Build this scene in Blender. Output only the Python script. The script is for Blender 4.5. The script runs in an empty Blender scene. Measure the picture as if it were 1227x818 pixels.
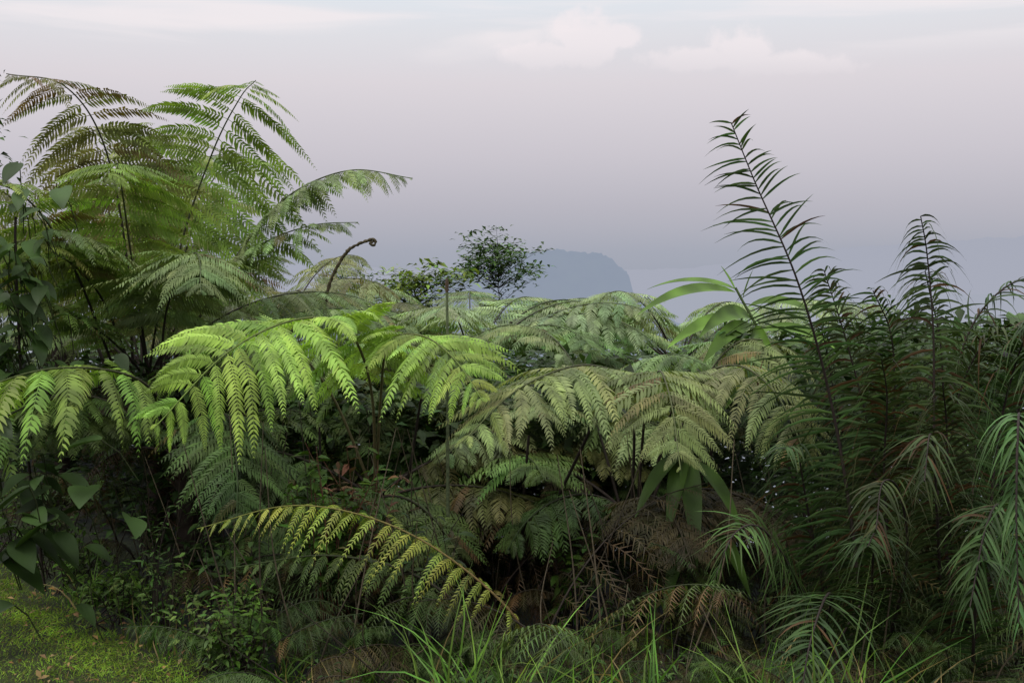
import bpy, math
import numpy as np
rng = np.random.default_rng(11)
scene = bpy.context.scene
Z = np.array([0, 0, 1.0])

def A(*a): return np.array(a, dtype=float)
def nrm(a): return a / (np.linalg.norm(a, axis=-1, keepdims=True) + 1e-9)

# ------------------------------------------------------------------ mesh builder
class MB:
    def __init__(s): s.V=[];s.Q=[];s.C=[];s.M=[];s.n=0
    def add(s, v, q, c, m):
        s.V.append(v); s.Q.append(q+s.n); s.C.append(c); s.M.append(np.full(len(q), m, dtype=np.int32)); s.n+=len(v)
    def make(s, name, mats):
        V=np.concatenate(s.V).astype(np.float32);Q=np.concatenate(s.Q).astype(np.int32)
        C=np.concatenate(s.C).astype(np.float32);M=np.concatenate(s.M)
        me=bpy.data.meshes.new(name)
        me.vertices.add(len(V)); me.vertices.foreach_set("co", V.ravel())
        me.loops.add(Q.size); me.loops.foreach_set("vertex_index", Q.ravel())
        me.polygons.add(len(Q)); me.polygons.foreach_set("loop_start", np.arange(0,Q.size,4,dtype=np.int32))
        me.polygons.foreach_set("material_index", M)
        for m in mats: me.materials.append(m)
        at=me.color_attributes.new("Col","FLOAT_COLOR","POINT")
        C4=np.ones((len(V),4),dtype=np.float32); C4[:,:3]=np.clip(C,0.002,1); at.data.foreach_set("color",C4.ravel())
        me.update(calc_edges=True); me.validate()
        ob=bpy.data.objects.new(name,me); scene.collection.objects.link(ob)
        return ob

def centre(B,D,L,droop,curl,s):
    f=s[None,:]-0.22*np.minimum(droop,1.2)[:,None]*s[None,:]**2
    c=B[:,None]+D[:,None]*(L[:,None]*f)[...,None]
    c[...,2]-=(droop*L)[:,None]*s[None,:]**2
    if curl is not None: c=c+curl[:,None]*(L[:,None]*s[None,:]**2)[...,None]
    return c

def p_leaf(s): return np.maximum(np.sin(np.pi*np.clip(s,0,1)**0.75)**0.8,0.06)
def p_lance(s): return np.maximum(np.minimum(1,0.35+s*4)*(1-s**2.2),0.05)
def p_grass(s): return np.maximum(1-s**1.8,0.05)

def blades(mb,B,D,W,L,wd,droop,col,nseg=2,prof=p_leaf,fold=0.0,mat=0,curl=None,tipcol=None):
    n=len(B)
    if n==0: return
    s=np.linspace(0,1,nseg+1)
    c=centre(B,D,L,droop,curl,s)
    p=prof(s)
    off=W[:,None]*(wd[:,None]*p[None]*0.5)[...,None]
    if fold>0:
        N=nrm(np.cross(W,D)); N=N*np.where(N[:,2:3]<0,-1,1)
        up=N[:,None]*(wd[:,None]*p[None]*fold)[...,None]
        v=np.stack([c-off+up,c,c+off+up],axis=2);k=3
    else:
        v=np.stack([c-off,c+off],axis=2);k=2
    idx=np.arange(n*(nseg+1)*k).reshape(n,nseg+1,k)
    q=[np.stack([idx[:,:-1,j],idx[:,:-1,j+1],idx[:,1:,j+1],idx[:,1:,j]],axis=-1).reshape(-1,4) for j in range(k-1)]
    cc=np.repeat(col[:,None,:],nseg+1,axis=1)
    if tipcol is not None:
        w=(s**2)[None,:,None]; cc=cc*(1-w)+tipcol[:,None,:]*w
    cc=np.repeat(cc[:,:,None,:],k,axis=2)
    mb.add(v.reshape(-1,3),np.concatenate(q),cc.reshape(-1,3),mat)

def spline(pts,n=70):
    P=np.array(pts,dtype=float); m=len(P)
    E=np.vstack([2*P[0]-P[1],P,2*P[-1]-P[-2]])
    out=[]
    for i in range(m-1):
        p0,p1,p2,p3=E[i:i+4]
        t=np.linspace(0,1,16,endpoint=False)[:,None]
        out.append(.5*((2*p1)+(-p0+p2)*t+(2*p0-5*p1+4*p2-p3)*t**2+(-p0+3*p1-3*p2+p3)*t**3))
    out.append(P[-1:]); C=np.vstack(out)
    d=np.r_[0,np.cumsum(np.linalg.norm(np.diff(C,axis=0),axis=1))]
    u=np.linspace(0,d[-1],n)
    return np.stack([np.interp(u,d,C[:,k]) for k in range(3)],1), d[-1]

def tube(mb,C,r,col,sides=6,mat=1,rough=0.0):
    n=len(C); T=nrm(np.gradient(C,axis=0))
    ref=A(0.3,1,0.1); a=nrm(np.cross(T,ref)); b=np.cross(T,a)
    r=np.broadcast_to(r,(n,)).astype(float)
    th=np.linspace(0,2*np.pi,sides,endpoint=False)
    rr=r[:,None]*(1+rough*rng.standard_normal((n,sides)))
    v=C[:,None]+rr[...,None]*(np.cos(th)[None,:,None]*a[:,None]+np.sin(th)[None,:,None]*b[:,None])
    i=np.arange(n*sides).reshape(n,sides); j=np.roll(i,-1,axis=1)
    q=np.stack([i[:-1],j[:-1],j[1:],i[1:]],-1).reshape(-1,4)
    c=np.broadcast_to(np.array(col),(n,3)) if np.ndim(col)==1 else col
    mb.add(v.reshape(-1,3),q,np.repeat(c[:,None],sides,1).reshape(-1,3),mat)

BROWN=A(.10,.055,.022); STEM=A(.020,.014,.011)
def fern_prof(tt):
    return np.maximum(np.where(tt<.38,.62+.38*np.sin(tt/.38*np.pi/2),np.cos((tt-.38)/.62*np.pi/2)**.85),.05)

def frond(mb,pts,Lp,pairs=24,side=None,t0=.3,droop=.4,pl=.07,npin=22,col=A(.1,.18,.04),var=.14,nseg=2,
          r=.010,stem=STEM,a0=88,a1=58,brown=.03,pin_droop=.25,keel=.22,missing=.03,curl=.12):
    C,Lt=spline(pts); n=len(C); T=nrm(np.gradient(C,axis=0)); u=np.linspace(0,1,n)
    t=np.linspace(t0,.992,pairs); t=np.clip(t+rng.normal(0,.004,pairs),0,.995)
    g=lambda X:np.stack([np.interp(t,u,X[:,k]) for k in range(3)],1)
    B=g(C);Tt=nrm(g(T))
    if side is None: S=nrm(np.cross(Tt,Z))
    else: S=nrm(np.array(side)[None]-(Tt@np.array(side))[:,None]*Tt)
    tt=(t-t0)/(1-t0)
    B=np.concatenate([B,B]);S=np.concatenate([S,-S]);Tt=np.concatenate([Tt,Tt]);tt=np.concatenate([tt,tt])
    m=len(B)
    an=np.radians(a0+(a1-a0)*tt+rng.normal(0,5,m))
    D=nrm(Tt*np.cos(an)[:,None]+S*np.sin(an)[:,None]+rng.normal(0,.06,(m,3)))
    L=Lp*fern_prof(tt)*(1+rng.normal(0,.09,m))
    dr=droop*(1+rng.normal(0,.24,m))
    keep=rng.random(m)>missing
    B,S,Tt,tt,D,L,dr=[x[keep] for x in (B,S,Tt,tt,D,L,dr)]; m=len(B)
    cu=Tt*curl+rng.normal(0,.04,(m,3))
    cb=col[None]*(1+rng.normal(0,var,(m,1)))*(1+rng.normal(0,.06,(m,3)))
    isb=rng.random(m)<brown
    bl=np.where(isb,rng.uniform(.4,.95,m),rng.uniform(0,.10,m))[:,None]
    cb=cb*(1-bl)+BROWN*bl*1.1
    s=np.linspace(.05,.985,npin)
    f1=1-.44*np.minimum(dr,1.2)[:,None]*s[None]
    P=centre(B,D,L,dr,cu,s)
    Tp=D[:,None]*f1[...,None]; Tp=Tp+cu[:,None]*(2*s)[None,:,None]; Tp=Tp.copy(); Tp[...,2]-=2*dr[:,None]*s[None]; Tp=nrm(Tp)
    N0=nrm(np.cross(S,Tt)); N0=N0*np.where(N0[:,2:3]<-.05,-1,1)
    Np=N0[:,None]-(np.sum(N0[:,None]*Tp,-1,keepdims=True))*Tp; Np=nrm(Np)
    Sp=np.cross(Tp,Np)
    tw=rng.normal(0,.22,(m,1,1)); Np2=nrm(Np+Sp*tw); Sp=nrm(Sp-Np*tw); Np=Np2
    pls=pl*np.sqrt(L/Lp)[:,None]*(np.minimum(1,.7+2*s)*(1-s**2.6)**.9+.08)[None]
    sp=(L/npin)[:,None]*np.ones((1,npin))
    for sg in (1,-1):
        b=np.radians(72-22*s)[None,:,None]+rng.normal(0,.08,(m,npin,1))
        d=nrm(Tp*np.cos(b)+sg*Sp*np.sin(b)-keel*Np*(1+rng.normal(0,.5,(m,npin,1))))
        w=nrm(Tp-np.sum(Tp*d,-1,keepdims=True)*d)
        Lr=(pls*(1+rng.normal(0,.09,(m,npin)))).ravel()
        k=rng.random(m*npin)>.02
        F=lambda X:X.reshape(-1,3)[k]
        cc=np.repeat(cb[:,None],npin,1)*(1+rng.normal(0,.09,(m,npin,1)))*(.9+.25*s)[None,:,None]
        ww=np.minimum(sp*1.0,pls*.45).ravel()
        blades(mb,F(P),F(d),F(w),Lr[k],ww[k],np.full(k.sum(),pin_droop),F(cc),nseg=nseg,prof=p_lance,
               curl=F(Tp)*.22)
    blades(mb,B,D,nrm(np.cross(D,N0)),L,np.full(m,.0045),dr,cb*.8+STEM*.4,nseg=5,prof=p_grass,curl=cu)
    rad=r*(1-.85*u)+.0012
    tube(mb,C,rad,stem[None]*(1-u[:,None]**2)+(col*.5)[None]*u[:,None]**2,sides=5)

def arch(base,az,el0,el1,length,n=7,sway=0.0):
    p=np.array(base,dtype=float); out=[p.copy()]
    for i in range(n):
        t=(i+.5)/n; el=math.radians(el0+(el1-el0)*t**1.25); a=math.radians(az+sway*t)
        p=p+length/n*A(math.cos(el)*math.cos(a),math.cos(el)*math.sin(a),math.sin(el)); out.append(p.copy())
    return out

def palm_frond(mb,pts,L0,pairs=50,side=None,t0=.15,droop=.5,wd=.018,col=A(.05,.08,.03),var=.22,a0=75,a1=35,
               r=.010,stem=STEM,lift=.1,jit=.10,brown=.06,missing=.06):
    C,Lt=spline(pts); n=len(C); T=nrm(np.gradient(C,axis=0)); u=np.linspace(0,1,n)
    t=np.linspace(t0,.995,pairs)
    g=lambda X,t:np.stack([np.interp(t,u,X[:,k]) for k in range(3)],1)
    for sg in (1,-1):
        tj=np.clip(t+rng.normal(0,.005,pairs),0,1)
        B=g(C,tj);Tt=nrm(g(T,tj))
        if side is None: S=nrm(np.cross(Tt,Z))
        else: S=nrm(np.array(side)[None]-(Tt@np.array(side))[:,None]*Tt)
        tt=(tj-t0)/(1-t0)
        an=np.radians(a0+(a1-a0)*tt+rng.normal(0,6,pairs))
        Nn=nrm(np.cross(S,Tt)); Nn=Nn*np.where(Nn[:,2:3]<0,-1,1)
        D=nrm(Tt*np.cos(an)[:,None]+sg*S*np.sin(an)[:,None]+Nn*lift+rng.normal(0,jit,(pairs,3)))
        L=L0*(np.minimum(1,.65+tt*1.5)*(1-.72*tt**2.2))*(1+rng.normal(0,.12,pairs))
        dr=droop*(1+rng.normal(0,.28,pairs))*(1-.35*tt)
        W=nrm(Tt-np.sum(Tt*D,-1,keepdims=True)*D)
        c=col[None]*(1+rng.normal(0,var,(pairs,1)))*(1+rng.normal(0,.06,(pairs,3)))
        isb=(rng.random(pairs)<brown)[:,None]; c=np.where(isb,BROWN*rng.uniform(.3,.7,(pairs,1)),c)
        k=rng.random(pairs)>missing
        blades(mb,B[k],D[k],W[k],L[k],np.full(k.sum(),wd)*(1-.3*tt[k]),dr[k],c[k],nseg=6,prof=p_lance,fold=.18,
               tipcol=c[k]*.9+BROWN*.06, curl=rng.normal(0,.09,(k.sum(),3)))
    tube(mb,C,r*(1-.85*u)+.0012,stem,sides=5)

def rand_unit(n):
    return nrm(rng.standard_normal((n,3)))

def leafcloud(mb,P,L,wd,col,var=.2,droop=.3,outward=None,nseg=3,fold=.12,upb=.2):
    n=len(P); D=rand_unit(n); D[:,2]=np.abs(D[:,2])*.5-.15+upb*.3
    if outward is not None: D=D+outward
    D=nrm(D); W=nrm(np.cross(D,Z)+rng.normal(0,.25,(n,3)))
    W=nrm(W-np.sum(W*D,-1,keepdims=True)*D)
    l=L*rng.uniform(.6,1.25,n)
    c=np.array(col)[None]*(1+rng.normal(0,var,(n,1)))*(1+rng.normal(0,.08,(n,3)))
    blades(mb,P,D,W,l,l*wd,droop*rng.uniform(.5,1.5,n),c,nseg=nseg,prof=p_leaf,fold=fold)

def shrub(mb,base,height,spread,nstem=10,leaves=18,L=.08,wd=.4,col=A(.05,.09,.025),stemcol=STEM,lean=(0,0),var=.2):
    base=np.array(base,dtype=float)
    for i in range(nstem):
        az=rng.uniform(0,2*np.pi); h=height*rng.uniform(.55,1); sp=spread*rng.uniform(.2,1)
        e=base+A(math.cos(az)*sp+lean[0],math.sin(az)*sp+lean[1],h)
        m=base*.5+e*.5+A(rng.normal(0,.04),rng.normal(0,.04),h*.1)
        C,_=spline([base+A(rng.normal(0,.05),rng.normal(0,.05),0),m,e],14)
        tube(mb,C,np.linspace(.005,.0015,14)*max(1,height/1.2),stemcol,sides=4)
        k=rng.uniform(.25,1,leaves)*13; i0=k.astype(int).clip(0,12); f=(k-i0)[:,None]
        P=C[i0]*(1-f)+C[i0+1]*f
        leafcloud(mb,P,L,wd,col*rng.uniform(.75,1.25),var)

# ------------------------------------------------------------------ materials
def new_mat(name):
    m=bpy.data.materials.new(name); m.use_nodes=True; nt=m.node_tree; nt.nodes.clear(); return m,nt,nt.nodes,nt.links

def leaf_mat(name,rough=.5,spec=.22,trans=.3):
    m,nt,N,K=new_mat(name)
    at=N.new("ShaderNodeAttribute"); at.attribute_name="Col"
    tc=N.new("ShaderNodeNewGeometry")
    no=N.new("ShaderNodeTexNoise"); no.inputs["Scale"].default_value=7; no.inputs["Detail"].default_value=0
    K.new(tc.outputs["Position"],no.inputs["Vector"])
    mr=N.new("ShaderNodeMapRange"); mr.inputs["From Min"].default_value=.3; mr.inputs["From Max"].default_value=.7
    mr.inputs["To Min"].default_value=.65; mr.inputs["To Max"].default_value=1.3
    K.new(no.outputs["Fac"],mr.inputs["Value"])
    mx=N.new("ShaderNodeVectorMath"); mx.operation='SCALE'
    K.new(at.outputs["Color"],mx.inputs[0]); K.new(mr.outputs["Result"],mx.inputs["Scale"])
    p=N.new("ShaderNodeBsdfPrincipled"); p.inputs["Roughness"].default_value=rough
    p.inputs["Specular IOR Level"].default_value=spec
    K.new(mx.outputs[0],p.inputs["Base Color"])
    t=N.new("ShaderNodeBsdfTranslucent")
    tm=N.new("ShaderNodeVectorMath"); tm.operation='MULTIPLY'; tm.inputs[1].default_value=(1.45,1.55,.75)
    K.new(mx.outputs[0],tm.inputs[0]); K.new(tm.outputs[0],t.inputs["Color"])
    ms=N.new("ShaderNodeMixShader"); ms.inputs["Fac"].default_value=trans
    K.new(p.outputs[0],ms.inputs[1]); K.new(t.outputs[0],ms.inputs[2])
    o=N.new("ShaderNodeOutputMaterial"); K.new(ms.outputs[0],o.inputs["Surface"]); return m

def stem_mat(name):
    m,nt,N,K=new_mat(name)
    at=N.new("ShaderNodeAttribute"); at.attribute_name="Col"
    g=N.new("ShaderNodeNewGeometry"); no=N.new("ShaderNodeTexNoise"); no.inputs["Scale"].default_value=60; no.inputs["Detail"].default_value=1
    K.new(g.outputs["Position"],no.inputs["Vector"])
    mr=N.new("ShaderNodeMapRange"); mr.inputs["To Min"].default_value=.4; mr.inputs["To Max"].default_value=1.6
    K.new(no.outputs["Fac"],mr.inputs["Value"])
    mx=N.new("ShaderNodeVectorMath"); mx.operation='SCALE'
    K.new(at.outputs["Color"],mx.inputs[0]); K.new(mr.outputs["Result"],mx.inputs["Scale"])
    p=N.new("ShaderNodeBsdfPrincipled"); p.inputs["Roughness"].default_value=.75; p.inputs["Specular IOR Level"].default_value=.25
    K.new(mx.outputs[0],p.inputs["Base Color"])
    o=N.new("ShaderNodeOutputMaterial"); K.new(p.outputs[0],o.inputs["Surface"]); return m

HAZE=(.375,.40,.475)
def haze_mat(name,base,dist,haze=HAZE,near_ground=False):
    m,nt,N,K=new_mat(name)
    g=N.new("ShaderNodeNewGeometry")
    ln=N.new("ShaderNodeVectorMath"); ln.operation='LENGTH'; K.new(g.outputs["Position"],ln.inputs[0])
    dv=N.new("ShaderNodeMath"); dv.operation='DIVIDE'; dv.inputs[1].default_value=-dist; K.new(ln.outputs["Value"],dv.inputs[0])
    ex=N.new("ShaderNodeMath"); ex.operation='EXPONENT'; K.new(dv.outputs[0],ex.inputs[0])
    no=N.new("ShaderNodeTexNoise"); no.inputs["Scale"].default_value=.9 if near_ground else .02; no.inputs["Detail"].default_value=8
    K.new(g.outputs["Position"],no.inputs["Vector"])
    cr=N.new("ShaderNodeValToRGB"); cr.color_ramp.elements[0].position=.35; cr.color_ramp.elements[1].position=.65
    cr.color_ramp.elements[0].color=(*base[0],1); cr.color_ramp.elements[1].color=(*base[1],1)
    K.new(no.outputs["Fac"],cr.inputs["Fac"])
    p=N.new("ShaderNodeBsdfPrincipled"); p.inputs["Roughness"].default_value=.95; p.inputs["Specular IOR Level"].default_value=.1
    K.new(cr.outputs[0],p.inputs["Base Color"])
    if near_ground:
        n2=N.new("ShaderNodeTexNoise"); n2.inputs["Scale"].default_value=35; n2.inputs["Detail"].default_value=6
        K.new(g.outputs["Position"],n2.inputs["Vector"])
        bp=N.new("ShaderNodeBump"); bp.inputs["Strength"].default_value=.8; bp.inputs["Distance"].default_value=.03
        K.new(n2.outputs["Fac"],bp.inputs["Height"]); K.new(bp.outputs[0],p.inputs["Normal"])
    e=N.new("ShaderNodeEmission"); e.inputs["Color"].default_value=(*haze,1)  # air haze painted in as a glow that takes over with distance
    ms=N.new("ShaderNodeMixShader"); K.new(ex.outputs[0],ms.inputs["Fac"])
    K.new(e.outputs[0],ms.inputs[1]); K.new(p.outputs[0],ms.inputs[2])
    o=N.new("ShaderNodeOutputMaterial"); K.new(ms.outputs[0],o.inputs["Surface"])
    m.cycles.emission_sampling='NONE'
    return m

LEAF=leaf_mat("fern_leaf",.55,.22,.28); STEMM=stem_mat("stem_bark"); GLOSS=leaf_mat("broad_leaf",.5,.16,.18)
GRASSM=leaf_mat("grass_blade",.55,.2,.3)
MATS=[LEAF,STEMM]; MATG=[GLOSS,STEMM]

# ------------------------------------------------------------------ terrain
def edge_y(x):   # edge of the mown lawn
    return 6.1-.955*(x+3)
def gz(x,y):
    x=np.asarray(x,float);y=np.asarray(y,float)
    q=np.maximum((y-np.maximum(edge_y(x),3.6))*.75,0)
    z=-.10*q-.022*q**2
    z=np.where(q>14,-5.7-.72*(q-14),z)
    z=np.maximum(z,-260+10*np.sin(x/300)*np.cos(y/410))
    return z+.03*np.sin(x*1.9+.5)*np.cos(y*1.6)
def build_ground():
    a=np.linspace(-1,1,181); xs=np.sinh(a*8.2)/np.sinh(8.2)*9000
    b=np.linspace(-1,1,201); ys=np.sinh(b*8.2)/np.sinh(8.2)*9000+4
    X,Y=np.meshgrid(xs,ys); V=np.stack([X,Y,gz(X,Y)],-1).reshape(-1,3)
    i=np.arange(V.shape[0]).reshape(X.shape)
    q=np.stack([i[:-1,:-1],i[:-1,1:],i[1:,1:],i[1:,:-1]],-1).reshape(-1,4)
    mb=MB(); mb.add(V,q,np.tile(A(.05,.05,.02),(len(V),1)),0)
    m=haze_mat("ground_earth_hazed",((.012,.012,.006),(.032,.042,.012)),420,near_ground=True)
    ob=mb.make("ground",[m])
build_ground()

def ridge(name,d,prof_pts,depth,mat,seed=0,amp=3):
    xs=np.linspace(prof_pts[0][0],prof_pts[-1][0],260)
    h=np.interp(xs,[p[0] for p in prof_pts],[p[1] for p in prof_pts])
    r=np.random.default_rng(seed)
    k=np.convolve(r.normal(0,1,260),np.ones(3)/3,'same'); k2=np.convolve(r.normal(0,1,260),np.ones(15)/4,'same')
    h=h+(k*.5+k2*.4)*amp*np.clip((h+200)/300,.2,1)
    rows=[]
    for j,f in enumerate(np.linspace(0,1,26)):
        w=math.sin(math.pi*f)**.7
        zz=-270+(h+270)*w+r.normal(0,amp*.6,260)*w*(f!=.5)
        rows.append(np.stack([xs,np.full(260,d+depth*(f-.5)),zz],-1))
    V=np.array(rows); i=np.arange(26*260).reshape(26,260)
    q=np.stack([i[:-1,:-1],i[:-1,1:],i[1:,1:],i[1:,:-1]],-1).reshape(-1,4)
    mb=MB(); mb.add(V.reshape(-1,3),q,np.tile(A(.05,.07,.04),(26*260,1)),0); mb.make(name,[mat])
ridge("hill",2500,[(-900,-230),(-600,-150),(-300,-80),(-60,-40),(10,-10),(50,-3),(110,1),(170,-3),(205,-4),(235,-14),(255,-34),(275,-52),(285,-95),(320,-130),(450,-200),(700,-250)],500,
      haze_mat("forested_hill_hazed",((.02,.04,.025),(.05,.08,.04)),1100,(.30,.345,.445)),3,4.0)
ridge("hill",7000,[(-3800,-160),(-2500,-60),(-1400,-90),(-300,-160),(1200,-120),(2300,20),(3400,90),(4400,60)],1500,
      haze_mat("distant_hills_hazed",((.03,.05,.03),(.05,.07,.04)),1200,(.385,.405,.485)),5,8.0)

# ------------------------------------------------------------------ colours
BRIGHT=A(.21,.335,.055); YEL=A(.33,.34,.055); MID=A(.12,.20,.048); GREY=A(.16,.225,.085); OLIVE=A(.135,.15,.045)
OLBR=A(.10,.085,.032); DARK=A(.031,.060,.015); GREEN=A(.09,.185,.024)
HAZE_TINT=A(.016,.020,.030)  # bluish haze painted into the leaf colour of the farther ferns

def trunk(mb,g,c,r=.07,dead=4):
    g=np.array(g,float); c=np.array(c,float)
    C,_=spline([g,(g*.5+c*.5)+A(.05,.03,0),c],30)
    tube(mb,C,np.linspace(r*1.2,r,30),A(.025,.017,.012),sides=9,rough=.12)
    for i in range(26):
        k=rng.integers(8,30); az=rng.uniform(0,6.28)
        e=C[k]+A(math.cos(az)*.12,math.sin(az)*.12,rng.uniform(.05,.14))
        tube(mb,np.array([C[k],C[k]*.5+e*.5,e]),np.array([.012,.01,.006]),A(.05,.03,.018),sides=4)
    for i in range(dead):   # dead hanging fronds
        frond(mb,arch(c,rng.uniform(0,360),rng.uniform(-10,30),-86,rng.uniform(.9,1.4)),.28,16,col=A(.06,.036,.018)*rng.uniform(.5,1.3),
              npin=12,pl=.045,droop=.9,t0=.25,nseg=1,missing=.25)

def crown(mb,c,n,length,cols,el=(25,65),el1=(-50,-15),Lp=.42,az0=0,t0=.25,skip=None,**kw):
    for i in range(n):
        az=az0+i*360/n+rng.normal(0,9)
        if skip and skip[0]<(az%360)<skip[1]: continue
        l=length*rng.uniform(.8,1.15)
        col=cols[rng.integers(len(cols))]*rng.uniform(.8,1.2)
        frond(mb,arch(c,az,rng.uniform(*el),rng.uniform(*el1),l,sway=rng.normal(0,10)),Lp*rng.uniform(.85,1.1),
              col=col,t0=t0,droop=rng.uniform(.3,.6),**kw)

# ------------------------------------------------------------------ tall tree fern at the left
mb=MB()
trunk(mb,A(-2.6,7.6,gz(-2.6,7.6)),A(-2.65,7.6,1.05),.08)
frond(mb,[(-2.72,7.5,1.05),(-2.76,7.45,2.0),(-2.86,7.3,2.75),(-3.0,7.0,3.10),(-3.15,6.5,3.10)],.70,21,side=(1,0,0),t0=.36,droop=.46,
      col=OLIVE*.8,pl=.062,npin=26,brown=.22,r=.012,a0=92,a1=80,curl=.02)
frond(mb,[(-2.5,7.5,1.1),(-2.42,7.6,2.0),(-2.18,7.6,2.72),(-1.93,7.4,3.08),(-1.72,7.0,3.14)],.84,22,side=(1,-.1,-.1),t0=.34,droop=.46,
      col=BRIGHT*.7,pl=.066,npin=31,brown=.0,r=.011,a0=98,a1=86,curl=.02)
frond(mb,[(-2.5,7.5,1.1),(-2.2,7.5,1.6),(-1.88,7.5,2.1),(-1.55,7.35,2.4),(-1.13,7.3,2.56),(-.69,7.25,2.5)],.45,26,side=(.1,1,.15),t0=.4,droop=.55,
      col=GREY*.8,pl=.062,npin=20,r=.012)
frond(mb,[(-2.9,7.5,1.1),(-3.1,7.5,1.6),(-3.3,7.4,2.1),(-3.6,7.2,2.45),(-4.1,7.0,2.5)],.55,20,t0=.35,droop=.5,col=OLIVE,r=.012,side=(0,1,0))
frond(mb,[(-2.8,7.4,1.1),(-2.95,7.0,1.9),(-3.1,6.6,2.35),(-3.25,6.1,2.4),(-3.3,5.7,2.2)],.6,21,side=(1,0,0),t0=.3,droop=.4,col=BRIGHT*.5+OLIVE*.3,npin=26,pl=.065)
frond(mb,[(-2.6,7.6,1.1),(-2.5,7.9,1.9),(-2.35,8.1,2.5),(-2.2,8.4,2.75),(-2.1,8.9,2.7)],.66,21,side=(1,0,0),t0=.25,droop=.4,col=MID*1.15,npin=26,a1=75)
frond(mb,[(-2.7,7.6,1.1),(-3.0,7.9,2.0),(-3.2,8.1,2.7),(-3.35,8.3,2.98),(-3.5,8.6,2.95)],.74,21,side=(1,0,0),t0=.25,droop=.4,col=OLIVE*1.1,npin=26,a1=75)
frond(mb,[(-2.7,7.6,1.1),(-2.8,7.9,2.0),(-2.76,8.1,2.65),(-2.66,8.3,2.92),(-2.62,8.6,2.92)],.72,21,side=(1,0,0),t0=.25,droop=.4,col=OLIVE*.8+MID*.4,npin=24,a1=75)
frond(mb,[(-2.5,7.4,1.05),(-2.35,7.1,1.6),(-2.1,6.8,1.95),(-1.95,6.5,1.95),(-1.85,6.2,1.75)],.5,20,side=(1,.3,0),t0=.3,droop=.4,col=GREY*.8)
frond(mb,[(-2.6,7.5,1.05),(-2.62,7.2,1.9),(-2.58,6.9,2.4),(-2.5,6.6,2.55),(-2.45,6.2,2.4)],.6,21,side=(1,0,0),t0=.3,droop=.4,col=BRIGHT*.7,npin=26,a1=75)
frond(mb,[(-2.7,7.5,1.05),(-2.85,7.2,1.7),(-3.0,6.8,2.0),(-3.05,6.4,2.05),(-3.1,6.1,1.9)],.6,21,side=(1,0,0),t0=.3,droop=.4,col=BRIGHT*.65,npin=26,a1=75)
crown(mb,A(-2.65,7.6,1.05),10,2.0,[MID,OLIVE,GREY],el=(45,75),el1=(-30,0),Lp=.52,az0=15,npin=20,pairs=21)
mb.make("tree_fern",MATS)

mb=MB(); trunk(mb,A(-3.9,9,gz(-3.9,9)),A(-3.9,9,1.3),.08)
crown(mb,A(-3.9,9,1.3),12,2.3,[OLIVE,YEL*.35,MID],el=(40,75),el1=(-30,5),Lp=.6,npin=20,pairs=21)
mb.make("tree_fern",MATS)

# ------------------------------------------------------------------ middle ferns
for (x,y,z,L,cols,a0) in [(-1.5,8.3,.7,1.9,[GREY*.8,OLIVE,MID*.9],10),(-.35,9.3,.85,2.1,[GREY+HAZE_TINT,MID+HAZE_TINT,GREY*1.1+HAZE_TINT],25),(.75,8.6,.55,1.8,[GREY+HAZE_TINT,MID+HAZE_TINT],0),
                 (1.6,10.0,.85,2.1,[GREY*1.1+HAZE_TINT,MID*1.1+HAZE_TINT],17),(-2.3,10.3,1.0,2.0,[OLIVE+HAZE_TINT,GREY+HAZE_TINT],5),(-.3,7.4,.3,1.6,[MID*.8,DARK*2,OLIVE*.8],40),
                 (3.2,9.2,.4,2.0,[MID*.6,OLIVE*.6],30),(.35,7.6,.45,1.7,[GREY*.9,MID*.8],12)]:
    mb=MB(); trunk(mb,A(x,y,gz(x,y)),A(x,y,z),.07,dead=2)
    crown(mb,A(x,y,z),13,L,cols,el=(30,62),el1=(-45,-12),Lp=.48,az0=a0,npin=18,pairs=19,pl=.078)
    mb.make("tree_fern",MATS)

# ------------------------------------------------------------------ front fern, bright fronds
mb=MB(); cx=A(-.85,6.5,.45)
trunk(mb,A(-.85,6.5,gz(-.85,6.5)),cx,.06)
ST2=A(.06,.05,.02)
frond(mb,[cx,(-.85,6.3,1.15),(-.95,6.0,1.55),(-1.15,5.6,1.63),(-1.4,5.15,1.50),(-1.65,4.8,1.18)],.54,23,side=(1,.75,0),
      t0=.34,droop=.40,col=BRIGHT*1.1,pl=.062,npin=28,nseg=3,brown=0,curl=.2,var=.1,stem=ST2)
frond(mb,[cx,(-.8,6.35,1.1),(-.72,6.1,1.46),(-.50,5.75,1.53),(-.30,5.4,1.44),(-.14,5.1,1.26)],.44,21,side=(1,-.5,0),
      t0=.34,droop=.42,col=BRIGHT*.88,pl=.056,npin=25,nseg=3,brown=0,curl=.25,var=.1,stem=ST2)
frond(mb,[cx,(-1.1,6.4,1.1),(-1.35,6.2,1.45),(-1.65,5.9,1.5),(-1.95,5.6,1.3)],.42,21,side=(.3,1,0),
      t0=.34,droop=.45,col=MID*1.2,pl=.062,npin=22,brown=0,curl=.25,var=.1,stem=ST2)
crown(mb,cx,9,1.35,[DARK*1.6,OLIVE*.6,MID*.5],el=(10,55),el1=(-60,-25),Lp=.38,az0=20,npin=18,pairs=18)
mb.make("tree_fern",MATS)

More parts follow.
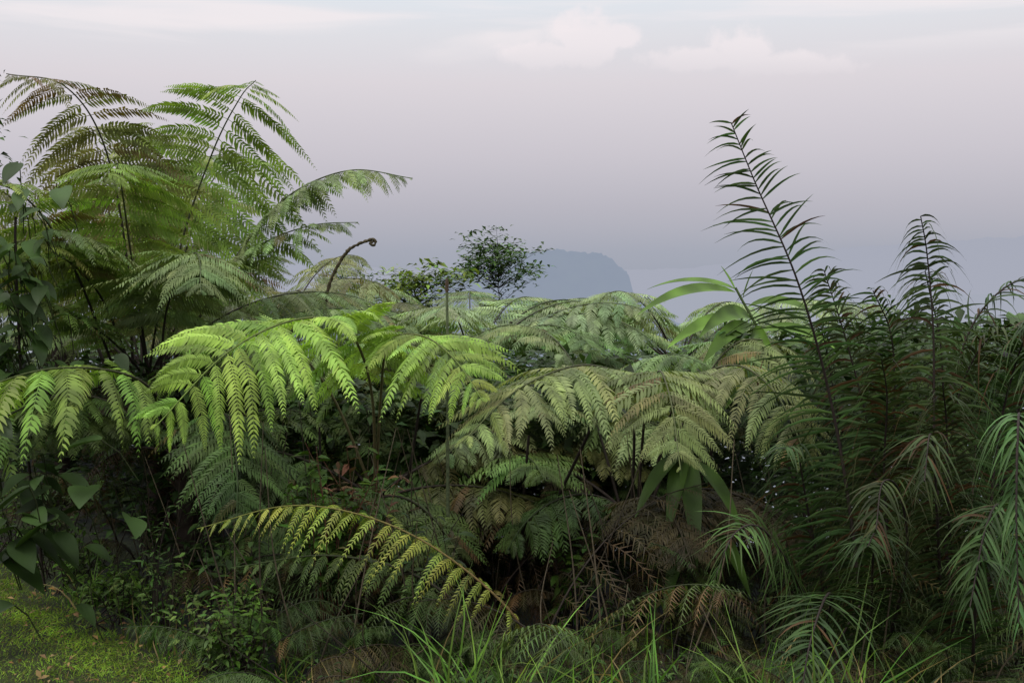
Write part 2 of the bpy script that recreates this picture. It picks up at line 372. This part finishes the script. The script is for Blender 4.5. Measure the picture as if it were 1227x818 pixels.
mb=MB(); trunk(mb,A(-2.1,6.6,gz(-2.1,6.6)),A(-2.1,6.6,.7),.06)
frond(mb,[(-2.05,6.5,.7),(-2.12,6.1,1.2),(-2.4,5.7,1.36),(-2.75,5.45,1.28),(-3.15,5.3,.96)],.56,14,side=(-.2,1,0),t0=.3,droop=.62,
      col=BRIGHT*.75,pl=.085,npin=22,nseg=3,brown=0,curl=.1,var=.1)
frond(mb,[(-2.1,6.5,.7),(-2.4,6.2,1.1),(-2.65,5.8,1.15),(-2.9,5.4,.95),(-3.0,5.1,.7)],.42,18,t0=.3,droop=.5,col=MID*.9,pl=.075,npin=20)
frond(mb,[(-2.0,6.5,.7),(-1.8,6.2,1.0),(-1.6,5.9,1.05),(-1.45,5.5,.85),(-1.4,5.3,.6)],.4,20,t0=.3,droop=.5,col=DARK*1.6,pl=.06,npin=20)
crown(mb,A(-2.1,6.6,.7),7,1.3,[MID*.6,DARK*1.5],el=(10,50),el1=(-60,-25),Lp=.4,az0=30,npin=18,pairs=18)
mb.make("tree_fern",MATS)

# low yellowing fern in front
mb=MB()
frond(mb,[(.12,5.15,-.15),(.03,5.0,.22),(-.29,5.0,.52),(-.65,5.0,.71),(-1.05,4.95,.79),(-1.45,4.8,.72)],.28,32,side=(.1,1,.1),t0=.12,droop=.8,
      col=YEL*.45+BRIGHT*.3,pl=.028,npin=15,brown=.08,curl=.25,r=.006,stem=A(.12,.08,.03),missing=.1)
frond(mb,[(.1,5.2,-.15),(-.4,5.3,.3),(-.9,5.3,.45),(-1.4,5.2,.42)],.22,22,side=(.1,1,.1),t0=.2,droop=.6,col=MID*.5,pl=.035,npin=14)
for i in range(6):
    frond(mb,arch(A(.1,5.3,-.2),rng.uniform(150,390),rng.uniform(30,60),-40,rng.uniform(.6,.9)),.22,18,col=DARK*rng.uniform(.8,1.6),pl=.04,npin=14)
mb.make("fern",MATS)

# olive fern right of centre
mb=MB(); trunk(mb,A(.75,6.4,gz(.75,6.4)),A(.75,6.35,.35),.06)
OG=A(.165,.21,.072)
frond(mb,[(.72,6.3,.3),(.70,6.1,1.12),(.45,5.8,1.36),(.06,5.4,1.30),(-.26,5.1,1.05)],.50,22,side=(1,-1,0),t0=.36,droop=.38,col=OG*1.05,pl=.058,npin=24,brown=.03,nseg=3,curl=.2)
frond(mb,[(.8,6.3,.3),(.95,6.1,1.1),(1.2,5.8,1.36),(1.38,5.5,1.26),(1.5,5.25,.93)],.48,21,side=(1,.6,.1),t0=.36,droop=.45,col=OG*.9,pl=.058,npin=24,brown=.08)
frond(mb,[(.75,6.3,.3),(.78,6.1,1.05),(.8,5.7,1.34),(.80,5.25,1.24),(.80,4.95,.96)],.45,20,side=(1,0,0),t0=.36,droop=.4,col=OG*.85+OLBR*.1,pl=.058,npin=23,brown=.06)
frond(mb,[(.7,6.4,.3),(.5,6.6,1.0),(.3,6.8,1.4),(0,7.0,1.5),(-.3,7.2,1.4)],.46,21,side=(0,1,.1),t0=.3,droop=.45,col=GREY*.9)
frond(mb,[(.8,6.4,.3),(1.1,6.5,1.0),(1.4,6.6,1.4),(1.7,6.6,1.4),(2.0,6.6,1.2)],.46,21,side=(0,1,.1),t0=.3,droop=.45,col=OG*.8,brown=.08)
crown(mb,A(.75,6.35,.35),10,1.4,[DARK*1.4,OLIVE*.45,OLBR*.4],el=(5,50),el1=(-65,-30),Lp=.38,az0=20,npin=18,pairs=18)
mb.make("tree_fern",MATS)
# leaning bare stipes and twigs
mb=MB()
for a,b in [((-.15,6.5,-.3),(.45,5.9,1.0)),((-.1,6.4,-.3),(.1,6.2,.9)),((.25,6.5,-.4),(-.4,6.4,.8)),((-.9,6.8,-.3),(-.55,6.3,1.1)),((-1.3,6.6,-.3),(-1.2,6.5,.9)),((1.0,6.2,-.4),(1.15,6.0,.9))]:
    C,_=spline([a,np.array(a)*.45+np.array(b)*.55+A(.04,0,.03),b],20); tube(mb,C,np.linspace(.014,.008,20),STEM*.8,sides=6)
for i in range(170):
    y=rng.uniform(4.6,7); x=rng.uniform(-.42,.5)*y
    if y<edge_y(x)+.6: continue
    g=float(gz(x,y)); h=rng.uniform(.4,1.3)*(1 if y>4.9 else .5)
    a=A(x,y,g); b=a+A(rng.normal(0,.25),rng.normal(0,.15),h)
    C,_=spline([a,a*.5+b*.5+A(rng.normal(0,.05),0,0),b],12); tube(mb,C,np.linspace(.006,.002,12),A(.05,.04,.025)*rng.uniform(.4,1.8),sides=4)
mb.make("fern_stems",MATS)

# ------------------------------------------------------------------ tall single cane + fiddlehead
mb=MB()
C,_=spline([(-.36,6.0,-.5),(-.37,6.0,.6),(-.37,6.0,1.2),(-.375,6.0,1.82)],40); tube(mb,C,np.linspace(.013,.008,40),A(.08,.10,.05),sides=7)
tube(mb,np.array([(-.375,6.0,1.76),(-.375,6.0,1.81),(-.375,6.0,1.84)]),np.array([.009,.012,.005]),A(.06,.04,.025),sides=7)
mb.make("cane_stem",MATS)
mb=MB()
th=np.linspace(0,2*np.pi*1.4,34); rr=.032*(1-th/(2*np.pi*1.7))
body=[(-1.5,8.3,1.3),(-1.46,8.3,1.7),(-1.32,8.3,1.98),(-1.16,8.3,2.08)]
C,_=spline(body,20)
cx_=C[-1]+A(.05,0,0)
sp=np.stack([cx_[0]-.0+rr*np.sin(th-1.0),np.full(34,8.3),cx_[2]-.02+rr*np.cos(th-1.0)],1)
full,_=spline(np.vstack([C[::4],sp[2::2]]),90)
tube(mb,full,np.linspace(.013,.012,90),A(.05,.04,.02),sides=7,rough=.25)
mb.make("fern_fiddlehead",MATS)

# ------------------------------------------------------------------ palms on the right
PD=A(.036,.070,.020); PB=A(.034,.048,.016); PG=A(.055,.11,.025)
mb=MB()
palm_frond(mb,[(1.76,5.25,.1),(1.70,5.2,.6),(1.59,5.2,1.25),(1.40,5.1,1.84),(1.19,5.1,2.33),(1.06,5.05,2.62)],.48,82,side=(1,-.2,.1),t0=.12,droop=.50,wd=.017,col=PD,a0=78,a1=54,jit=.15)
palm_frond(mb,[(1.95,5.5,-.2),(1.93,5.4,.4),(1.86,5.4,1.0),(1.74,5.4,1.5),(1.60,5.35,1.90)],.54,100,side=(1,.2,0),t0=.1,droop=1.0,wd=.020,col=PB,a0=80,a1=50,brown=.2)
palm_frond(mb,[(1.9,5.5,-.2),(1.83,5.6,.4),(1.76,5.6,1.0),(1.7,5.6,1.4),(1.6,5.4,1.6)],.54,90,side=(.7,.7,0),t0=.1,droop=1.0,wd=.020,col=PD*.8,a0=80,a1=50,brown=.1)
palm_frond(mb,[(1.9,5.3,-.2),(1.88,5.2,.4),(1.82,5.1,.9),(1.78,4.95,1.3),(1.7,4.8,1.5)],.50,95,side=(1,-.2,0),t0=.1,droop=1.0,wd=.019,col=PB*.9,a0=80,a1=50,brown=.15)
palm_frond(mb,[(2.0,5.6,-.2),(2.0,5.5,.5),(1.98,5.4,1.1),(1.93,5.3,1.55),(1.8,5.2,1.8)],.50,95,side=(1,.1,0),t0=.1,droop=1.05,wd=.019,col=PD*.8,a0=80,a1=50,brown=.15)
palm_frond(mb,[(1.6,5.3,0),(1.35,5.0,.45),(1.15,4.8,.72),(.98,4.6,.75),(.85,4.4,.6)],.38,54,side=(.2,1,.1),t0=.15,droop=.6,wd=.014,col=PG*.7)
palm_frond(mb,[(1.55,5.3,-.1),(1.5,4.9,.35),(1.35,4.5,.5),(1.2,4.2,.42),(1.1,4.0,.25)],.38,54,side=(1,.3,0),t0=.15,droop=.5,wd=.014,col=PD*.8)
palm_frond(mb,[(1.7,5.4,0),(1.5,5.6,.8),(1.35,5.7,1.2),(1.25,5.8,1.3),(1.1,5.9,1.2)],.42,56,t0=.15,droop=.7,wd=.017,col=PD)
palm_frond(mb,[(1.8,5.2,-.2),(1.85,4.9,.5),(1.75,4.7,.9),(1.6,4.5,1.0),(1.5,4.3,.85)],.40,66,side=(1,.3,0),t0=.15,droop=.8,wd=.015,col=PB)
palm_frond(mb,[(1.7,5.5,-.2),(1.6,5.4,.3),(1.5,5.3,.7),(1.42,5.2,1.0),(1.3,5.0,1.05)],.46,70,side=(1,.3,0),t0=.15,droop=.9,wd=.018,col=PD*.8)
palm_frond(mb,[(1.75,5.2,-.3),(1.72,5.0,.2),(1.66,4.8,.55),(1.6,4.6,.75),(1.5,4.4,.75)],.42,70,side=(1,.1,0),t0=.1,droop=.9,wd=.017,col=PD*.8)
mb.make("palm",MATG)
mb=MB()
palm_frond(mb,[(2.15,5.05,-.2),(2.10,5.0,.4),(2.03,5,.96),(2.02,5,1.6),(1.99,5,1.98),(1.92,4.9,2.16)],.50,110,side=(1,-.1,0),t0=.1,droop=1.15,wd=.019,col=PB*.6+PD*.5,a0=78,a1=60,brown=.12,jit=.16)
palm_frond(mb,[(2.2,5.3,-.2),(2.22,5.3,.4),(2.2,5.3,.96),(2.18,5.3,1.5),(2.12,5.3,1.8),(2.02,5.1,1.9)],.50,100,side=(.8,.5,0),t0=.1,droop=1.15,wd=.019,col=PB,a0=78,a1=58,brown=.12,jit=.15)
palm_frond(mb,[(2.3,5.6,.2),(2.35,5.6,1.1),(2.45,5.55,1.6),(2.7,5.5,1.85),(3.0,5.4,1.75)],.44,70,side=(0,1,0),t0=.15,droop=.9,wd=.018,col=PD*.9,brown=.1)
palm_frond(mb,[(2.1,5.3,.0),(2.2,5.3,.9),(2.3,5.3,1.35),(2.42,5.2,1.6),(2.55,5.0,1.65)],.50,90,side=(1,.3,0),t0=.1,droop=1.05,wd=.020,col=PB,brown=.12)
palm_frond(mb,[(2.4,5.3,.0),(2.45,5.3,.9),(2.5,5.2,1.4),(2.5,5.0,1.65),(2.45,4.8,1.65)],.50,90,side=(1,.1,0),t0=.1,droop=1.05,wd=.020,col=PD*.9,brown=.12)
palm_frond(mb,[(2.15,5.2,.0),(2.0,4.9,.7),(1.9,4.7,1.1),(1.8,4.5,1.2),(1.7,4.3,1.05)],.38,64,side=(1,.3,0),t0=.15,droop=.95,wd=.015,col=PB*.8+PD*.2,brown=.12)
palm_frond(mb,[(2.2,5.2,.0),(2.25,4.8,.6),(2.1,4.5,.9),(1.95,4.3,.85),(1.8,4.1,.6)],.38,64,side=(1,.3,0),t0=.15,droop=.7,wd=.015,col=PD)
palm_frond(mb,[(2.5,5.6,.0),(2.6,5.5,.8),(2.65,5.4,1.3),(2.6,5.2,1.5),(2.5,4.9,1.4)],.46,76,side=(1,.3,0),t0=.15,droop=.9,wd=.018,col=PD)
palm_frond(mb,[(2.2,5.2,-.2),(2.15,5.1,.4),(2.05,4.9,.8),(2.0,4.8,1.2),(1.9,4.6,1.4)],.46,85,side=(1,0,0),t0=.1,droop=1.0,wd=.018,col=PB*.8,brown=.12)
palm_frond(mb,[(2.2,5.0,-.3),(2.12,4.8,.1),(2.05,4.6,.5),(1.98,4.4,.7),(1.9,4.2,.75)],.42,75,side=(1,0,0),t0=.1,droop=.9,wd=.017,col=PD*.8,brown=.12)
mb.make("palm",MATG)
mb=MB()
palm_frond(mb,[(2.25,4.4,.0),(2.1,4.2,.9),(1.93,3.95,1.33),(1.82,3.75,1.38),(1.74,3.6,1.1),(1.70,3.5,.75)],.26,60,side=(1,.4,0),t0=.3,droop=.95,wd=.015,col=A(.065,.13,.045),brown=.0,a0=65,a1=35)
mb.make("palm",MATG)

# ------------------------------------------------------------------ ginger with long broad leaves
mb=MB()
def bigleaf(mb,b,tip,wd,droop,col,nseg=12,prof=p_leaf,sidehint=None,fold=.18):
    b=np.array(b,float);tip=np.array(tip,float)
    d=tip-b; L=np.linalg.norm(d)
    d2=d.copy(); d2[2]+=droop*L; D=nrm(d2[None])
    W=nrm(np.cross(D,Z)) if sidehint is None else np.array([sidehint],float)
    W=nrm(W-np.sum(W*D,-1,keepdims=True)*D)
    blades(mb,b[None],D,W,A(np.linalg.norm(d2)),A(wd),A(droop),np.array(col)[None]*rng.uniform(.9,1.1),nseg=nseg,prof=prof,fold=fold)
GL=A(.09,.17,.025)
C,_=spline([(1.95,7.1,-.5),(1.85,7.05,.6),(1.72,7,1.3),(1.5,7,1.75)],24); tube(mb,C,np.linspace(.02,.008,24),A(.06,.09,.03))
for b,t,w,dr in [((1.5,7,1.72),(.75,6.7,1.60),.11,.35),((1.5,7,1.74),(.9,7.3,1.75),.09,.3),((1.55,7,1.55),(.95,6.6,1.38),.11,.3),((1.58,7,1.62),(2.0,6.7,1.62),.10,.4),
                 ((1.6,7,1.5),(1.15,6.4,1.3),.11,.3),((1.65,7,1.45),(2.1,6.6,1.4),.11,.4),((1.5,7,1.73),(1.40,7,1.9),.05,.05),((1.7,7,1.2),(1.3,6.5,1.0),.11,.4),((1.72,7,1.3),(2.3,6.9,1.4),.11,.4),
                 ((1.55,7,1.68),(1.62,7,1.88),.04,.1),((1.6,7,1.55),(1.1,6.3,1.5),.11,.35),((1.6,7,1.4),(1.6,6.3,1.4),.11,.4)]:
    bigleaf(mb,b,t,w,dr,GL*rng.uniform(.6,1.3),sidehint=(.2,.9,.35))
mb.make("ginger_plant",MATG)
mb=MB()
C,_=spline([(1.1,6,-.4),(1.02,5.9,.4),(.95,5.8,.85)],20); tube(mb,C,np.linspace(.02,.01,20),A(.05,.07,.03))
for b,t,w,dr in [((.95,5.7,.9),(.78,5.3,.42),.10,.5),((.95,5.7,.9),(.93,5.2,.25),.11,.5),((.97,5.7,.85),(1.2,5.3,.5),.10,.5),((.95,5.7,.9),(.6,5.3,.6),.10,.4),((1.0,5.65,.6),(1.25,5.3,.1),.11,.5),((1,5.7,.5),(.75,5.3,.05),.1,.5)]:
    bigleaf(mb,b,t,w,dr,GREEN*rng.uniform(.22,.38))
mb.make("ginger_plant",MATG)

# ------------------------------------------------------------------ broad-leaved plants at the left edge
def ovate(s): return np.maximum(np.sin(np.pi*np.clip(s*.97+.03,0,1)**.68)**.85,.04)
def broad(mb,pos,n,spread,L,col,down=.8):
    for i in range(n):
        p=np.array(pos)+rng.normal(0,1,3)*np.array(spread)
        az=rng.uniform(-3.4,.2); l=L*rng.uniform(.55,1.2)
        t=p+A(math.cos(az)*.75,math.sin(az)*.6,-down*rng.uniform(.2,1.1))*l
        bigleaf(mb,p,t,l*rng.uniform(.42,.55),rng.uniform(.15,.4),col*rng.uniform(.5,1.3),nseg=9,prof=ovate,fold=.14,
                sidehint=nrm(A(-math.sin(az),math.cos(az),rng.normal(0,.35))))
        st=p+A(rng.normal(0,.05),.18,-.25); tube(mb,np.array([st,st*.5+p*.5+A(0,0,.04),p]),.004,A(.04,.05,.02),sides=4)
mb=MB(); broad(mb,(-2.42,5.4,.60),36,(.18,.15,.19),.30,DARK*.9); mb.make("broadleaf_shrub",MATG)
mb=MB(); broad(mb,(-2.95,6.1,1.70),85,(.13,.12,.42),.21,DARK*1.1); broad(mb,(-2.75,6.2,1.15),34,(.3,.1,.2),.18,DARK*1.2)
C,_=spline([(-2.8,6.3,-.2),(-2.9,6.2,1),(-2.95,6.2,2),(-2.95,6.2,2.2)],24); tube(mb,C,.008,STEM)
mb.make("climbing_vine",MATG)

# ------------------------------------------------------------------ undergrowth mass
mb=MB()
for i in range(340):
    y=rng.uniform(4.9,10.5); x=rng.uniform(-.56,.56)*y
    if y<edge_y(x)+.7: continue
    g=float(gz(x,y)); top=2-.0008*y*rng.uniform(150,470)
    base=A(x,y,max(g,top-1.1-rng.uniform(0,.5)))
    col=[DARK*.7,DARK*1.3,OLIVE*.33,OLBR*.33,MID*.42][rng.integers(5)]*rng.uniform(.6,1.3)  # leaf colours darkened to paint in the deep shade low down
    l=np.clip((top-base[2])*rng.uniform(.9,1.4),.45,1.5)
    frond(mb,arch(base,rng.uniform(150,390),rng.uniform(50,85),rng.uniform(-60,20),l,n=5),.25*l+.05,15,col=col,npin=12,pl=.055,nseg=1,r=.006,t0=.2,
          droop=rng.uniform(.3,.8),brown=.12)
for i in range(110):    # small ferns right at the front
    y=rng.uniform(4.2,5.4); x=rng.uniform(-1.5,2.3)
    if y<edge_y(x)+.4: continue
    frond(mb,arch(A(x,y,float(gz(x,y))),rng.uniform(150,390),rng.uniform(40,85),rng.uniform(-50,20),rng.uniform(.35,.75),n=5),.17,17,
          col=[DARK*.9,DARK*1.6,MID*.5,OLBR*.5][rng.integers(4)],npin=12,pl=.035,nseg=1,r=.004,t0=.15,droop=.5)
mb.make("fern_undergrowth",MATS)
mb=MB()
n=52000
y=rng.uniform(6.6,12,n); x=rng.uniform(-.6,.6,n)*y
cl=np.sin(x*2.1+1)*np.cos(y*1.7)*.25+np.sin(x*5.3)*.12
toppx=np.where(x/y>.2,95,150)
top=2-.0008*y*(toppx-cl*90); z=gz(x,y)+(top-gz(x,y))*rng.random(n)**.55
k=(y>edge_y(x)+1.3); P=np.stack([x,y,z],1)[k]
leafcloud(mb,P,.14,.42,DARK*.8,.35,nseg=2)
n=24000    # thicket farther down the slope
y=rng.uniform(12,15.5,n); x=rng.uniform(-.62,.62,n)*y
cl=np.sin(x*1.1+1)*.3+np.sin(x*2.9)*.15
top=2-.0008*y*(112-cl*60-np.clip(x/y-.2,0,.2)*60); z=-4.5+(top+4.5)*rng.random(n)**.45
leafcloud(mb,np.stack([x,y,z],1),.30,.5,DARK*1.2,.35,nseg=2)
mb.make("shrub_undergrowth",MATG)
mb=MB()
for i in range(52):
    y=rng.uniform(4.9,7.0); x=rng.uniform(-.56,.5)*y
    if y<edge_y(x)+.4: continue
    shrub(mb,(x,y,float(gz(x,y))),rng.uniform(.4,.9),rng.uniform(.15,.35),9,13,L=rng.uniform(.05,.12),wd=rng.uniform(.12,.42),col=[DARK*.6,DARK*1.2,GREEN*.35,OLIVE*.3][rng.integers(4)])
for i in range(14):
    y=rng.uniform(4.2,4.9); x=rng.uniform(-1.3,1.9)
    if y<edge_y(x)+.35: continue
    shrub(mb,(x,y,float(gz(x,y))),rng.uniform(.15,.4),rng.uniform(.12,.22),8,12,L=rng.uniform(.03,.06),wd=rng.uniform(.2,.45),col=[DARK*.8,DARK*1.4,GREEN*.45][rng.integers(3)])
for i in range(22):
    x=rng.uniform(-3.4,-.9); y=edge_y(x)+rng.uniform(.3,.7)
    if y<4.3: y=4.6
    shrub(mb,(x,y,float(gz(x,y))),rng.uniform(.2,.5),.2,9,14,L=.055,wd=.35,col=[GREEN*.45,GREEN*.7,MID*.7][rng.integers(3)])
mb.make("weeds",MATG)

mb=MB()
for i in range(5):
    shrub(mb,(-.95+rng.normal(0,.15),5.6+rng.normal(0,.1),.0),rng.uniform(.8,1.15),.3,10,24,L=.085,wd=.35,col=[GREEN*.6,GREEN*.4,A(.10,.05,.025)][i%3],stemcol=A(.08,.035,.02))
mb.make("leafy_shrub",MATG)

# ------------------------------------------------------------------ grasses
def grass(mb,n,xr,yr,L,wd,col,cond=None,nseg=5,lean=.35,droop=(.1,.7),clump=0):
    x=rng.uniform(*xr,n);y=rng.uniform(*yr,n)
    if clump:
        c=rng.integers(0,clump,n); cx=rng.uniform(*xr,clump);cy=rng.uniform(*yr,clump)
        x=cx[c]+rng.normal(0,.06,n);y=cy[c]+rng.normal(0,.06,n)
    if cond is not None:
        k=cond(x,y);x=x[k];y=y[k]
    n=len(x);P=np.stack([x,y,gz(x,y)-.005],1)
    D=rng.normal(0,lean,(n,3));D[:,2]=1;D=nrm(D)
    W=nrm(np.cross(D,rand_unit(n)));l=L*rng.uniform(.4,1.15,n)
    patch=1+.35*np.sin(x*5+np.cos(y*4)*2)*np.cos(y*6+x*2)
    c=np.array(col)[None]*(1+rng.normal(0,.22,(n,1)))*(1+rng.normal(0,.1,(n,3)))*patch[:,None]
    dry=(rng.random(n)<.12)[:,None]; c=np.where(dry,A(.22,.17,.07),c)
    blades(mb,P,D,W,l,np.full(n,wd)*rng.uniform(.6,1.3,n),rng.uniform(*droop,n),c,nseg=nseg,prof=p_grass,curl=rng.normal(0,.25,(n,3))*A(1,1,0))
mb=MB()
grass(mb,110000,(-4.2,-1.0),(4.2,7.2),.04,.004,A(.19,.31,.028),cond=lambda x,y:(y<edge_y(x)+.4+.12*np.sin(x*7)),nseg=1,lean=.7)
grass(mb,2500,(-4.0,-1.2),(4.4,7.0),.09,.004,A(.17,.27,.03),cond=lambda x,y:(y<edge_y(x)+.6)&(y>edge_y(x)-.6),nseg=3)
mb.make("lawn_grass",[GRASSM])
mb=MB()
grass(mb,900,(-2.6,-.5),(4.4,6.2),.42,.008,GREEN*.65,cond=lambda x,y:(y>edge_y(x)+.25)&(y<edge_y(x)+1.2),clump=45)
grass(mb,420,(-.3,1.4),(3.7,4.5),.84,.012,A(.10,.195,.03),clump=46,lean=.36)
grass(mb,160,(1.2,2.2),(3.8,4.4),.55,.012,GREEN*.5,clump=10)
mb.make("tall_grass",[GRASSM])
mb=MB(); n=260
x=rng.uniform(-3.6,-1.6,n); y=rng.uniform(4.6,6.3,n); P=np.stack([x,y,gz(x,y)+.03],1)
leafcloud(mb,P,.045,.5,A(.22,.14,.06),.3,nseg=2)
mb.make("fallen_leaves",MATG)

# ------------------------------------------------------------------ background trees
def tree(name,base,topc,rad,nb,leaves,L,col,wd=.42,r=.05):
    mb=MB();base=np.array(base,float);c=np.array(topc,float);rad=np.array(rad)
    C,_=spline([base,base*.5+c*.5+A(.15,0,.2),c+A(0,0,rad[2]*.3)],120); tube(mb,C,np.linspace(r*1.6,r*.15,120),STEM)
    for i in range(nb):
        v=rand_unit(1)[0]*rng.uniform(.2,1)**.5
        e=c+v*rad*rng.uniform(.65,1.3)
        zs=e[2]-.5*np.hypot(e[0]-c[0],e[1]-c[1])-.05
        s=C[np.argmin(np.abs(C[:,2]-zs))]
        B,_=spline([s,s*.5+e*.5+A(rng.normal(0,.06),0,.03),e],10); tube(mb,B,np.linspace(r*.22,r*.06,10),STEM,sides=4)
        P=e+rng.normal(0,1,(leaves,3))*rad*A(.14,.14,.10)
        leafcloud(mb,P,L,wd,col*rng.uniform(.5,1.35),.25,nseg=2)
    mb.make(name,MATG)
tree("tree",(-.2,22,-12),(-.30,22,1.72),(1.0,.8,.62),75,22,.17,DARK*1.8,r=.035)
tree("tree",(-1.4,15,-8),(-1.4,15,1.42),(.75,.5,.42),60,20,.15,A(.12,.18,.03),wd=.38,r=.03)
tree("tree",(-3.6,20,-12),(-3.3,20,1.25),(.95,.6,.5),50,20,.14,DARK*1.4,r=.03)
tree("tree",(5.2,14,-8),(4.9,14,.5),(1.2,.6,.9),60,24,.15,GREEN*.5)
tree("tree",(4.3,12,-8),(3.5,12,.3),(1.1,.6,.9),50,24,.15,GREEN*.5)
tree("tree",(-6.4,11,-5),(-6.1,11,2.7),(.8,.8,1.2),60,40,.14,DARK*.8)

# ------------------------------------------------------------------ world
w=bpy.data.worlds.new("World"); scene.world=w; w.use_nodes=True
nt=w.node_tree; N=nt.nodes; K=nt.links; N.clear()
def M(op,a,b=None,c=None,clamp=False):
    n=N.new("ShaderNodeMath"); n.operation=op; n.use_clamp=clamp
    for i,v in enumerate((a,b,c)):
        if v is None: continue
        if isinstance(v,(int,float)): n.inputs[i].default_value=v
        else: K.new(v,n.inputs[i])
    return n.outputs[0]
def MR(v,a,b,c=0.,d=1.,smooth=True):
    n=N.new("ShaderNodeMapRange"); n.interpolation_type='SMOOTHSTEP' if smooth else 'LINEAR'
    K.new(v,n.inputs["Value"])
    for k_,x_ in (("From Min",a),("From Max",b),("To Min",c),("To Max",d)): n.inputs[k_].default_value=x_
    return n.outputs["Result"]
tc=N.new("ShaderNodeTexCoord"); sep=N.new("ShaderNodeSeparateXYZ"); K.new(tc.outputs["Generated"],sep.inputs[0])
X,Y,Zz=sep.outputs
cr=N.new("ShaderNodeValToRGB"); e=cr.color_ramp.elements
pos=MR(Zz,-.1,1.,0,1,False); K.new(pos,cr.inputs["Fac"])
e[0].position=0; e[0].color=(.34,.375,.465,1); e[1].position=1; e[1].color=(.92,.93,.96,1)
for z_,c_ in [(-.03,(.36,.39,.47)),(.0,(.395,.415,.495)),(.04,(.49,.475,.545)),(.09,(.62,.58,.635)),(.158,(.76,.705,.74)),(.2,(.79,.78,.815)),(.233,(.80,.835,.885)),(.45,(.86,.87,.90))]:
    el=e.new((z_+.1)/1.1); el.color=(*c_,1)
mp=N.new("ShaderNodeMapping"); mp.inputs["Scale"].default_value=(1.6,1.6,16); mp.inputs["Rotation"].default_value=(0,.05,0)
K.new(tc.outputs["Generated"],mp.inputs["Vector"])
n1=N.new("ShaderNodeTexNoise"); n1.inputs["Scale"].default_value=1.7; n1.inputs["Detail"].default_value=4; n1.inputs["Distortion"].default_value=.6
K.new(mp.outputs[0],n1.inputs["Vector"])
wisp=M('MULTIPLY',MR(n1.outputs["Fac"],.44,.62),MR(Zz,.165,.21))
n2=N.new("ShaderNodeTexNoise"); n2.inputs["Scale"].default_value=34; n2.inputs["Detail"].default_value=4; n2.inputs["Roughness"].default_value=.6
K.new(tc.outputs["Generated"],n2.inputs["Vector"])
yy=M('MAXIMUM',Y,.05); U=M('DIVIDE',X,yy); Vv=M('DIVIDE',Zz,yy)
nz=M('MULTIPLY',M('SUBTRACT',n2.outputs["Fac"],.5),2.0)
tot=None
for (u0,v0,a,b) in [(.070,.202,.036,.028),(.035,.187,.05,.014),(.105,.205,.022,.014),(.222,.192,.030,.026),(.175,.182,.06,.012),(.27,.178,.06,.012)]:
    du=M('DIVIDE',M('SUBTRACT',U,u0),a); dv=M('DIVIDE',M('SUBTRACT',Vv,v0),b)
    d=M('SQRT',M('ADD',M('MULTIPLY',du,du),M('MULTIPLY',dv,dv)))
    mk=MR(M('ADD',d,nz),.6,1.2,1,0)
    tot=mk if tot is None else M('MAXIMUM',tot,mk)
tot=M('MULTIPLY',tot,MR(Vv,.155,.205))
tot=M('MULTIPLY',tot,MR(Y,.3,.5))
def MIX(f,a,b):
    n=N.new("ShaderNodeMix"); n.data_type='RGBA'
    if isinstance(f,(int,float)): n.inputs["Factor"].default_value=f
    else: K.new(f,n.inputs["Factor"])
    for s_,v in ((6,a),(7,b)):
        if isinstance(v,tuple): n.inputs[s_].default_value=v
        else: K.new(v,n.inputs[s_])
    return n.outputs[2]
c1=MIX(M('MULTIPLY',wisp,.75),cr.outputs[0],(.97,.89,.90,1))
c2=MIX(M('MULTIPLY',tot,.6),c1,(1.0,.90,.91,1))
boost=MR(Zz,.33,.9,1,2.6)
vm=N.new("ShaderNodeVectorMath"); vm.operation='SCALE'; K.new(c2,vm.inputs[0]); K.new(boost,vm.inputs["Scale"])
sky=N.new("ShaderNodeTexSky"); sky.sky_type='NISHITA'; sky.sun_disc=False
sky.sun_elevation=math.radians(58); sky.sun_rotation=math.radians(-130)
bg1=N.new("ShaderNodeBackground"); K.new(vm.outputs[0],bg1.inputs["Color"]); bg1.inputs["Strength"].default_value=.92
bg2=N.new("ShaderNodeBackground"); K.new(sky.outputs[0],bg2.inputs["Color"]); bg2.inputs["Strength"].default_value=.006
ad=N.new("ShaderNodeAddShader"); K.new(bg1.outputs[0],ad.inputs[0]); K.new(bg2.outputs[0],ad.inputs[1])
o=N.new("ShaderNodeOutputWorld"); K.new(ad.outputs[0],o.inputs["Surface"])
w.cycles.sampling_method='MANUAL'; w.cycles.sample_map_resolution=256

ld=bpy.data.lights.new("sun","SUN"); ld.energy=1.8; ld.angle=math.radians(22); ld.color=(1,.96,.88)
lo=bpy.data.objects.new("sun",ld); scene.collection.objects.link(lo)
az=math.radians(220); el=math.radians(58)
from mathutils import Vector
dv=Vector((math.cos(el)*math.cos(az),math.cos(el)*math.sin(az),math.sin(el)))
lo.rotation_euler=dv.to_track_quat('Z','Y').to_euler()

cd=bpy.data.cameras.new("camera"); co=bpy.data.objects.new("camera",cd); scene.collection.objects.link(co)
co.location=(0,0,2.0); co.rotation_euler=(math.radians(90),0,0)
cd.sensor_width=36; cd.lens=36.67; cd.shift_y=-109/1227; cd.clip_end=30000; cd.clip_start=.05
scene.camera=co
scene.view_settings.view_transform='Standard'; scene.view_settings.look='None'; scene.view_settings.exposure=0
